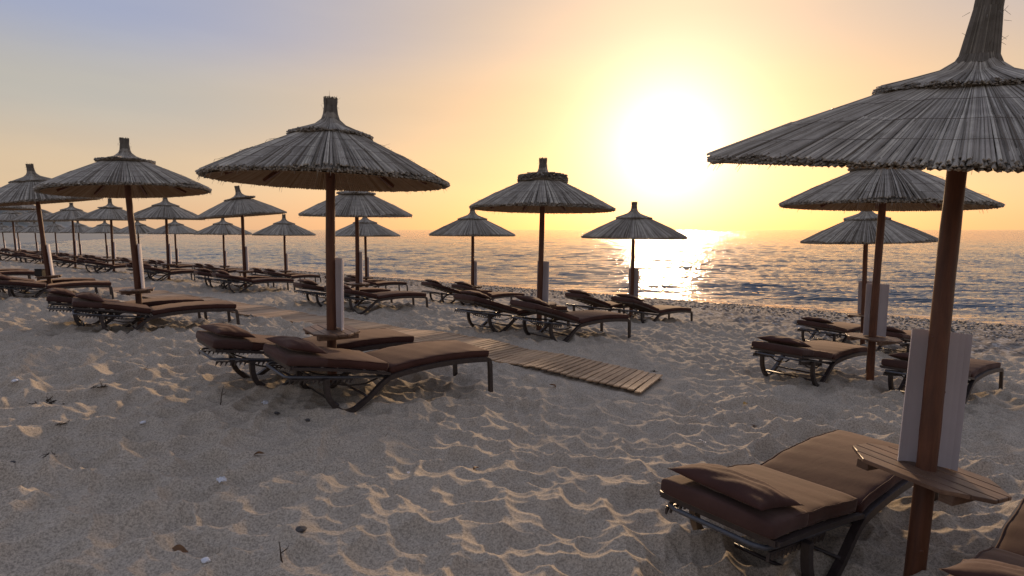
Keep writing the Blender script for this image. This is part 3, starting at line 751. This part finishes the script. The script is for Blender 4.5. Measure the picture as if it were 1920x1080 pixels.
def rack(y):                                                  # toothed rack under the lower rail
    mb = MB(); mb.sweep([(-1.0, y, low(-1.0) - 0.018), (-0.46, y, low(-0.46) - 0.018)], 0.012, 0.012)
    for q in range(14):
        x = -0.99 + q * 0.040; z = low(x) - 0.022
        mb.add([(x - 0.012, y - .007, z), (x + 0.010, y - .007, z), (x - 0.016, y - .007, z - 0.038), (x - 0.012, y + .007, z), (x + 0.010, y + .007, z), (x - 0.016, y + .007, z - 0.038)],
               [(0, 2, 1), (3, 4, 5), (0, 1, 4, 3), (1, 2, 5, 4), (2, 0, 3, 5)])
    return mb
def back_z(x, ang): return low(HX) + 0.035 + (HX - x) * math.tan(R_(ang))
def back_frame(ang):
    mb = MB()
    for y in (-HALF, HALF):
        mb.sweep([(HX - (0.88 * q / 6), y, back_z(HX - 0.88 * q / 6, ang) + 0.012 * math.sin(q / 6 * math.pi)) for q in range(7)], 0.034, 0.026)
    mb.sweep([(-1.0, -HALF, back_z(-1.0, ang)), (-1.0, HALF, back_z(-1.0, ang))], 0.026, 0.034, side=(1, 0, 0))
    for q in range(6):
        x = -0.24 - q * 0.13; mb.sweep([(x, -HALF + 0.02, back_z(x, ang)), (x, HALF - 0.02, back_z(x, ang))], 0.06, 0.008, side=(1, 0, 0))
    return mb
def seat_slats():
    mb = MB()
    for q in range(8):
        x = 0.0 + q * 0.13; mb.sweep([(x, -HALF + 0.02, arch(x)), (x, HALF - 0.02, arch(x))], 0.07, 0.008, side=(1, 0, 0))
    mb.sweep([(0.97, -HALF, arch(.97)), (0.97, HALF, arch(.97))], 0.03, 0.03, side=(1, 0, 0))
    return mb
def stretchers():
    mb = MB()
    mb.tube([(HX - 0.02, -HALF, 0.22), (HX - 0.02, HALF, 0.22)], 0.013, 8)
    mb.tube([(-0.60, -HALF, 0.03), (-0.60, HALF, 0.03)], 0.012, 8)
    mb.tube([(-0.33, -HALF, 0.07), (-0.33, HALF, 0.07)], 0.012, 8)
    for y in (-0.2, 0.2):                                     # wavy backrest stay
        mb.tube([(-0.18, y, 0.20), (-0.3, y, 0.16), (-0.45, y, 0.165), (-0.6, y, 0.205), (-0.78, y, low(-0.78) - 0.02)], 0.009, 6)
    mb.tube([(-0.78, -0.2, low(-.78) - .02), (-0.78, 0.2, low(-.78) - .02)], 0.009, 6)
    return mb
PIPE = {}
def cushion(path, half_w, th, seed, name, mat, n_ring=26, puff=1.0, rnd_end=0.03, sew=None):
    """rounded slab swept along path (list of (x, z) = underside), closed both ends"""
    r_ = random.Random(seed); k = 28; rings = []
    L_ = [0]
    for i in range(1, len(path)): L_.append(L_[-1] + math.dist(path[i - 1], path[i]))
    tot = L_[-1]
    def P(s_):
        s_ = max(0, min(tot, s_))
        for i in range(1, len(path)):
            if s_ <= L_[i] + 1e-9:
                t = (s_ - L_[i - 1]) / (L_[i] - L_[i - 1]); return (path[i - 1][0] + t * (path[i][0] - path[i - 1][0]), path[i - 1][1] + t * (path[i][1] - path[i - 1][1]))
        return path[-1]
    st = [0.0, 0.004, 0.012, 0.026] + [0.026 + (tot - 0.052) * (q + 1) / n_ring for q in range(n_ring - 1)] + [tot - 0.026, tot - 0.012, tot - 0.004, tot]
    vs = []; fs = []
    for s_ in st:
        e = min(s_, tot - s_); ins = rnd_end * (1 - math.sqrt(max(0, 1 - (1 - min(1, e / 0.026)) ** 2)))
        x, z = P(s_); a = P(s_ - 0.02); c = P(s_ + 0.02); tx, tz = c[0] - a[0], c[1] - a[1]; l = math.hypot(tx, tz); nx, nz = -tz / l, tx / l
        if nz < 0: nx, nz = -nx, -nz
        hw, h = half_w - ins, th - 2 * ins
        for q in range(k):
            an = 2 * math.pi * q / k; ca, sa = math.cos(an), math.sin(an)
            yy = math.copysign(abs(ca) ** 0.22, ca) * hw; hh = math.copysign(abs(sa) ** 0.30, sa) * h / 2
            crown = 0.003 * puff * (1 - (yy / half_w) ** 2) if hh > 0 else 0
            wr = 0.002 * math.sin(s_ * 31 + yy * 9 + seed) * (1 if hh > 0 else 0.3) + 0.001 * math.sin(s_ * 70 - yy * 23 + seed * 2)
            side = 1 + 0.010 * math.sin(s_ * 17 + seed)
            hh2 = th / 2 + hh + crown + wr
            vs.append((x + nx * hh2, yy * side, z + nz * hh2))
    m = len(st)
    for i in range(m - 1):
        for q in range(k):
            l = (q + 1) % k; fs.append((i * k + q, (i + 1) * k + q, (i + 1) * k + l, i * k + l))
    fs += [tuple(range(k)), tuple(reversed([(m - 1) * k + q for q in range(k)]))]
    mb = MB(); mb.add(vs, fs)
    me = mb.mesh(name, mat, True)
    pm = MB()                                                 # piping round the top and bottom seams
    for q in (2, 26):
        side_a = [Vector(vs[i * k + q]) for i in range(2, m - 2)]; side_b = [Vector((p.x, -p.y, p.z)) for p in reversed(side_a)]
        loop = [p + Vector((0, math.copysign(0.0015, p.y), 0.0015 if q == 2 else -0.0015)) for p in side_a + side_b]
        pm.tube(loop, 0.0042, 5, closed=True)
    PIPE[me.name] = pm.mesh('piping', mat, True)
    return me
def pillow_mesh(seed):
    n = 22; vs = []; fs = []; lx, ly, T = 0.180, 0.285, 0.074; r_ = random.Random(seed)
    for sgn in (1, -1):
        for i in range(n + 1):
            for j in range(n + 1):
                u, v = -1 + 2 * i / n, -1 + 2 * j / n
                pin = 1 - 0.10 * (1 - abs(u) ** 2) * 0 - 0.07 * (1 - u * u) * abs(v) ** 6
                x = u * lx * (1 - 0.10 * (1 - v * v)); y = v * ly * (1 - 0.05 * (1 - u * u))
                p = max(0, (1 - abs(u) ** 2.4)) ** 0.62 * max(0, (1 - abs(v) ** 3.0)) ** 0.62
                z = sgn * T * p * (1.0 if sgn > 0 else 0.45)
                z += (0.006 * math.sin(v * 7 + seed) * math.cos(u * 5) + 0.004 * math.sin(u * 13 + v * 9)) * p
                vs.append((x, y, z))
    o = (n + 1) ** 2
    for i in range(n):
        for j in range(n):
            a = i * (n + 1) + j; b_, c, d = a + 1, a + n + 2, a + n + 1
            fs.append((a, d, c, b_)); fs.append((o + a, o + b_, o + c, o + d))
    mb = MB(); mb.add(vs, fs)
    me = mb.mesh('pillow', M_PILL, True)
    import bmesh
    bm = bmesh.new(); bm.from_mesh(me); bmesh.ops.remove_doubles(bm, verts=bm.verts, dist=0.0008); bmesh.ops.recalc_face_normals(bm, faces=bm.faces); bm.to_mesh(me); bm.free()
    me.polygons.foreach_set('use_smooth', [True] * len(me.polygons)); return me
ME_L = {'seat_rail': [seat_rail(-HALF).mesh('seat_rail', M_FRAME), seat_rail(HALF).mesh('seat_rail', M_FRAME)],
        'foot_leg': [foot_leg(-HALF).mesh('foot_leg', M_FRAME), foot_leg(HALF).mesh('foot_leg', M_FRAME)],
        'loop_leg': [loop_leg(-HALF).mesh('loop_leg', M_FRAME), loop_leg(HALF).mesh('loop_leg', M_FRAME)],
        'toothed_rack': [rack(-HALF + 0.035).mesh('toothed_rack', M_FRAME), rack(HALF - 0.035).mesh('toothed_rack', M_FRAME)],
        'base_frame': [base_frame().mesh('base_frame', M_TUBE, True)], 'seat_panel': [seat_slats().mesh('seat_panel', M_FRAME)],
        'stretcher': [stretchers().mesh('stretcher', M_FRAME, True)]}
ANG_OF = {}
ME_SEAT = [cushion([(HX + 0.015 + (1.0 - HX) * q / 20, arch(min(1, HX + (1.0 - HX) * q / 20)) + 0.016) for q in range(21)], 0.315, 0.085, s_, 'seat_cushion', M_CUSH) for s_ in (1, 2, 3)]
def back_set(ang, seed):
    ANG_OF[seed] = ang
    pth = [(HX - 0.01 - 0.90 * q / 12, back_z(HX - 0.01 - 0.90 * q / 12, ang) + 0.016 + 0.010 * math.sin(q / 12 * math.pi)) for q in range(13)]
    bc = cushion(pth[::-1], 0.315, 0.088, seed, 'back_cushion', M_CUSH)
    pc = [(-1.035 + 0.34 * q / 6, back_z(-1.035 + 0.34 * q / 6, ang) + 0.012 + 0.010 * math.sin((HX - 0.01 + 1.035 - 0.34 * q / 6) / 0.9 * math.pi)) for q in range(7)]
    hc = cushion(pc, 0.3215, 0.0965, seed + 5, 'head_cover', M_COVER, 10, 1.0, 0.02)
    return back_frame(ang).mesh('back_frame', M_FRAME), bc, hc
BACK = {a: back_set(k, a) for a, k in ((2, 7.5), (8, 10.5), (15, 16))}
ME_PIL = [pillow_mesh(k) for k in (1, 4)]
def lounger(x, y, label, heading=31, ang=8, dz=0.0, group='brown cushioned sun loungers', detail=2, pil=None):
    e = link('sun_lounger', None); h = R_(heading)
    u = Vector((math.cos(h), math.sin(h), 0)); w = Vector((-math.sin(h), math.cos(h), 0))
    zf, zb = flat_z(x + u.x, y + u.y), flat_z(x - u.x * .6, y - u.y * .6); zl, zr = flat_z(x + w.x * .3, y + w.y * .3), flat_z(x - w.x * .3, y - w.y * .3)
    e.location = (x, y, flat_z(x, y) + dz + 0.028)
    ux = Vector((u.x, u.y, (zf - zb) / 1.6 * 0.8)).normalized(); wy_ = Vector((w.x, w.y, (zl - zr) / .6 * 0.8)); wy_ = (wy_ - ux * wy_.dot(ux)).normalized(); uz = ux.cross(wy_)
    e.rotation_euler = Matrix((ux, wy_, uz)).transposed().to_euler()
    tag(e, label, 'sun lounger', group); e.scale = (1.02, 1.0, 0.91)
    for nm in ('seat_rail', 'foot_leg', 'loop_leg', 'base_frame', 'seat_panel', 'stretcher') + (('toothed_rack',) if detail else ()):
        for me in ME_L[nm]: link(nm, me, e)
    bf, bc, hc = BACK[ang]
    link('back_frame', bf, e)
    for nm, me in (('seat_cushion', random.choice(ME_SEAT)), ('back_cushion', bc), ('head_cover', hc)):
        o = link(nm, me, e)
        if detail == 2 and nm != 'head_cover': link('piping', PIPE[me.name], o)
    p = link('pillow', ME_PIL[random.randrange(2)], e)
    px_ = -0.83 + random.uniform(-.03, .03) if pil is None else pil[0]
    th = R_(ANG_OF[ang])
    p.location = (px_, random.uniform(-.02, .02), back_z(px_, ANG_OF[ang]) + 0.016 + 0.115 + 0.022)
    p.rotation_euler = (random.uniform(-.05, .05), th + random.uniform(0.02, 0.12), random.uniform(-.08, .08))
    return e
def pair(k, who, A=(-0.48, -0.26), B=(0.74, 0.12), ang=(8, 8), hd=(37, 37), labs=None, detail=2, only='AB', spot={}):
    b_ = BASES[k][0]
    for nm, (w_, u_), a, h, i_ in (('A', A, ang[0], hd[0], 0), ('B', B, ang[1], hd[1], 1)):
        if nm not in only: continue
        x = b_.x + WV.x * w_ + U.x * u_; y = b_.y + WV.y * w_ + U.y * u_
        lab = labs[i_] if labs else ('farther' if nm == 'A' else 'nearer') + ' brown lounger under ' + who
        dz = 0.0
        if nm in spot: x, y, h, dz = spot[nm]
        lounger(x, y, lab, h, a, dz, detail=detail)
pair('1', '', (-0.35, -0.36), (0.76, 0.06), (2, 8), (29, 33), ('big olive-brown lounger with pillow at the bottom right, foot end behind the pole', 'lounger cut off by the bottom right corner, only its cushion edge showing'), spot={'A': (1.82, 3.42, 37, -0.07), 'B': (2.40, 2.29, 40, 0.0)})
pair('2', '', (-0.43, -0.08), (0.42, 0.40), (8, 8), (41, 40), ('red-brown lounger behind the parasol pole, left of centre', 'red-brown lounger in front of the parasol pole, left of centre, its foot by the walkway'))
pair('3', 'the second parasol left of centre in the front row', (-0.30, -0.15), (0.62, 0.25), ang=(8, 8))
pair('4', 'the parasol with the black box', ang=(8, 2))
pair('25', 'the parasol cut by the left edge', ang=(8, 8), detail=1)
pair('5', '', (-0.52, -0.42), (0.74, 0.15), (2, 2), (35, 35), ('lounger left of the pole of the second right-hand parasol, sunlit seat', 'lounger partly behind the white panel of the huge parasol'), spot={'A': (4.05, 7.80, 39, 0.02), 'B': (5.33, 7.10, 37, -0.01)})
pair('6', 'the thick-capped parasol', ang=(15, 15))
pair('10', 'the wide flat-capped parasol', (-0.3, -0.25), (0.95, 0.13), ang=(8, 8))
pair('12', 'the parasol with the left-tilted cap', ang=(8, 8))
pair('7', 'the parasol in front of the sun glitter', (-0.45, -0.45), (0.80, -0.12), ang=(15, 15))
pair('8', 'the small parasol left of the thick-capped one', ang=(15, 15))
pair('9', 'the far right parasol with pointed cap', ang=(8, 8))
for i_ in range(5): pair('m%d' % i_, 'the %s parasol from the right, middle row' % ORD[i_ + 4], ang=(8, 8), detail=1 if i_ < 3 else 0)
for i_ in range(11): pair('s%d' % i_, 'the %s parasol from the right, water row' % ORD[i_ + 3], ang=(8, 8), detail=1 if i_ < 3 else 0)

# ---------------------------------------------------------------- plank walkway
wk = link('walkway', None)
ax, ay = xy(WN, WS); wk.location = (ax, ay, flat_z(ax, ay))
tag(wk, 'roll-out wooden plank walkway lying across the sand behind the loungers', 'walkway')
meP = []
for k in range(4):
    mb = MB(); mb.box(-0.47 + random.uniform(-.006, .006), 0.47 + random.uniform(-.006, .006), -0.036, 0.036, 0, 0.017, bev=0.003); meP.append(mb.mesh('plank', M_PLANK))
along = math.atan2(NX, -NY)
for i in range(190):
    s_ = 0.04 + i * 0.083; px, py = ax - NY * s_, ay + NX * s_
    n_, sn = ns(px, py)
    wob = -0.11 * min(1, s_ / 2) + 0.03 * math.sin(s_ * 0.7) + 0.012 * math.sin(s_ * 2.1)
    X, Y = px + NX * wob, py + NY * wob
    z = flat_z(X, Y) + 0.030 + 0.012 * math.sin(s_ * 2.4) + 0.008 * math.sin(s_ * 5.1 + 1)
    p = link('plank', meP[i % 4], wk)
    p.location = (X - ax, Y - ay, z - wk.location.z)
    p.rotation_euler = (0.03 * math.sin(s_ * 2.4 + 1.5), random.uniform(-.012, .012) + 0.03, math.atan2(NY, NX) + random.uniform(-.012, .012) + 0.17 * max(0, 1 - s_ / 3))
mb = MB()
for off in (-0.32, 0.32):
    pts = []
    for i in range(0, 190, 2):
        s_ = 0.04 + i * 0.083; px, py = ax - NY * s_, ay + NX * s_
        wob = -0.11 * min(1, s_ / 2) + 0.03 * math.sin(s_ * 0.7) + 0.012 * math.sin(s_ * 2.1) + off
        X, Y = px + NX * wob, py + NY * wob
        pts.append((X - ax, Y - ay, flat_z(X, Y) + 0.026 + 0.012 * math.sin(s_ * 2.4) + 0.008 * math.sin(s_ * 5.1 + 1) - wk.location.z))
    mb.sweep(pts, 0.05, 0.014, side=(NX, NY, 0))
mb.build('webbing_strap', M_FRAME, wk)

# ---------------------------------------------------------------- small things
# black box on the table of the left parasol
b4, e4 = BASES['4']
M_BLACK = mat_plain('black_plastic', (0.012, 0.012, 0.014), 0.4)
bx_ = link('black_box', None); tag(bx_, 'small black box on the table of the leftmost complete parasol', 'box')
q4 = e4.rotation_quaternion.to_matrix(); tz4 = CAM_Z - 1.05 - b4.z
bp = b4 + q4 @ Vector((-0.21, 0.04, tz4 + 0.001)); bx_.location = bp
mb = MB(); mb.box(-0.085, 0.085, -0.075, 0.075, 0, 0.15, bev=0.01); mb.build('box_body', M_BLACK, bx_)
mb = MB(); mb.box(-0.09, 0.09, -0.08, 0.08, 0.151, 0.172, bev=0.006); mb.build('lid', M_BLACK, bx_)

M_TWIG = mat_plain('dead_twig_bark', (0.055, 0.035, 0.022), 0.8, 0.4, 30)
M_LEAFB = mat_plain('dry_brown_leaf', (0.16, 0.075, 0.025), 0.7, 0.3, 20)
M_LEAFY = mat_plain('dry_yellow_leaf', (0.42, 0.25, 0.05), 0.7, 0.3, 20)
M_WEED = mat_plain('dried_seaweed', (0.045, 0.032, 0.020), 0.85, 0.4, 40)
M_PAPER = mat_plain('white_paper', (0.66, 0.67, 0.70), 0.7, 0.06, 20)
M_STONE = mat_plain('dark_stone', (0.07, 0.062, 0.058), 0.7, 0.3, 20)
def put_at(px, py, dz=0.0):
    x, y = at(px, py); return (x, y, ground_z(x, y) + dz)
def twig(px, py, l, tilt, label, yaw=0):
    mb = MB(); r_ = random.Random(px)
    pts = [Vector((0, 0, -0.02))]; d = Vector((math.cos(yaw) * math.cos(tilt), math.sin(yaw) * math.cos(tilt), math.sin(tilt)))
    for q in range(7):
        d = (d + Vector((r_.uniform(-.25, .25), r_.uniform(-.25, .25), r_.uniform(-.15, .15)))).normalized(); pts.append(pts[-1] + d * l / 7)
    mb.tube(pts, [0.006 - 0.0006 * q for q in range(8)], 6)
    mb.tube([pts[4], pts[4] + Vector((0.03, 0.01, 0.02)), pts[4] + Vector((0.045, 0.0, 0.05))], [0.003, 0.002, 0.001], 5)
    o = mb.build('twig', M_TWIG, None, True); o.location = put_at(px, py); tag(o, label, 'twig', 'twigs on the sand')
def leaf(px, py, s_, mat, label, yaw):
    n = 8; vs = []; fs = []
    for i in range(n + 1):
        t = i / n; w = 0.42 * math.sin(math.pi * t ** 0.85) * s_
        for j, v in enumerate((-1, -0.5, 0, 0.5, 1)):
            vs.append(((t - 0.5) * s_ * 1.5, v * w, 0.25 * s_ * v * v * math.sin(math.pi * t) + 0.12 * s_ * math.sin(t * 5) + 0.004))
    for i in range(n):
        for j in range(4): a = i * 5 + j; fs.append((a, a + 5, a + 6, a + 1))
    mb = MB(); mb.add(vs, fs); o = mb.build('leaf', mat, None, True); md = o.modifiers.new('t', 'SOLIDIFY'); md.thickness = 0.0012
    o.location = put_at(px, py, 0.008); o.rotation_euler = (random.uniform(-.3, .3), random.uniform(-.4, .4), yaw); tag(o, label, 'leaf', 'dry leaves on the sand')
def weed(px, py, s_, label, mat=None, cnt=26):
    mb = MB(); r_ = random.Random(px * 3)
    for q in range(cnt):
        p = Vector((r_.gauss(0, s_ * 0.35), r_.gauss(0, s_ * 0.3), r_.uniform(0, s_ * 0.22))); d = Vector((r_.uniform(-1, 1), r_.uniform(-1, 1), r_.uniform(-.4, .5))); pts = [p]
        for k in range(4):
            d = (d + Vector((r_.uniform(-.9, .9), r_.uniform(-.9, .9), r_.uniform(-.4, .3)))).normalized(); p = p + d * s_ * 0.16; p.z = max(p.z, 0); pts.append(p)
        mb.sweep(pts, s_ * 0.05, 0.0022, side=(0.1, 0.2, 1))
    o = mb.build('seaweed', mat or M_WEED); o.location = put_at(px, py, 0.002); tag(o, label, 'seaweed', 'dried seaweed clumps on the sand')
def scrap(px, py, s_, label):
    n = 6; vs = []; fs = []; r_ = random.Random(px)
    for i in range(n + 1):
        for j in range(n + 1): vs.append(((i / n - .5) * s_ * 1.3 + r_.uniform(-.06, .06) * s_, (j / n - .5) * s_ + r_.uniform(-.06, .06) * s_, 0.02 * s_ / 0.06 + r_.uniform(-.18, .22) * s_))
    for i in range(n):
        for j in range(n): a = i * (n + 1) + j; fs.append((a, a + n + 1, a + n + 2, a + 1))
    mb = MB(); mb.add(vs, fs); o = mb.build('paper_scrap', M_PAPER, None, True); md = o.modifiers.new('t', 'SOLIDIFY'); md.thickness = 0.001
    o.location = put_at(px, py, 0.006); o.rotation_euler = (0.5, 0, r_.uniform(0, 3)); tag(o, label, 'litter', 'white scraps on the sand')
def stone(px, py, s_, label, mat=None):
    me = bpy.data.meshes.new('stone'); import bmesh
    bm = bmesh.new(); bmesh.ops.create_icosphere(bm, subdivisions=2, radius=s_)
    r_ = random.Random(px)
    for v in bm.verts: v.co = v.co * r_.uniform(0.78, 1.15); v.co.z *= 0.55; v.co.x *= 1.35
    bm.to_mesh(me); bm.free(); me.materials.append(mat or M_STONE); o = link('stone', me); o.location = put_at(px, py, s_ * 0.2); o.rotation_euler.z = px
    tag(o, label, 'stone', 'stray stones on the sand')
twig(412, 752, 0.22, 1.45, 'twig standing upright in the sand below the left lounger')
twig(532, 1068, 0.13, 1.1, 'bent dark twig sticking up at the bottom edge', 2.2)
twig(700, 718 - 460 + 560, 0.12, 0.1, 'thin twig lying flat right below the two loungers', 0.4)
twig(245, 715, 0.20, 0.08, 'long thin twig lying flat at the left', 0.3)
leaf(1397, 774, 0.045, M_LEAFY, 'curled yellow dry leaf right of the walkway end', 0.5)
leaf(1413, 801, 0.05, M_LEAFB, 'flat brown leaf below the yellow leaf', 1.2)
leaf(1036, 728, 0.06, M_LEAFB, 'brown leaf just left of the walkway end', 2.5)
leaf(335, 1030, 0.06, M_LEAFB, 'brown leaf at the bottom left', 0.2)
leaf(893, 869, 0.04, M_LEAFB, 'small brown leaf in the middle of the open sand', 0.9)
leaf(486, 851, 0.05, M_LEAFB, 'dark leaf lying left of the middle of the sand', 0.2)
weed(90, 752, 0.13, 'largest dark seaweed clump, on the left sand')
weed(186, 738, 0.075, 'small seaweed clump right of the largest one')
weed(118, 796, 0.05, 'seaweed tuft below the largest clump')
weed(92, 861, 0.05, 'seaweed tuft at the left, below the others')
weed(1225, 702, 0.05, 'dark tuft beside the walkway end')
scrap(1316, 834, 0.040, 'crumpled white scrap in the right half of the sand')
scrap(415, 901, 0.040, 'white scrap in the left half of the sand')
scrap(497, 757, 0.045, 'white scrap just below the left pair of loungers')
scrap(765, 870, 0.020, 'tiny white scrap in the middle of the sand')
stone(518, 766, 0.022, 'dark stone beside the white scrap under the loungers')
stone(577, 782, 0.020, 'dark elongated stone in front of the near lounger leg')
stone(563, 1013, 0.025, 'dark stone near the bottom edge')
stone(386, 1056, 0.020, 'pale shell-like stone at the bottom left', M_PAPER)
stone(268, 790, 0.020, 'pale stone in the left sand', M_PAPER)
stone(30, 736, 0.025, 'pale stone at the left edge', M_PAPER)
stone(20, 852, 0.018, 'dark pebble at the left picture edge')
# dark rope trailing from the foot of the second front parasol
rp = MB(); pts = []
for i in range(40):
    t = i / 39; px, py = 325 + 80 * t, 566 + 34 * t
    x, y = xy(WN - 0.55 + 0.12 * math.sin(t * 9), 11.8 - 3.6 * t); pts.append((x, y, ground_z(x, y) + 0.012))
rp.tube(pts, 0.010, 6); o = rp.build('rope', M_FRAME, None, True); tag(o, 'dark rope lying beside the walkway on the left', 'rope')
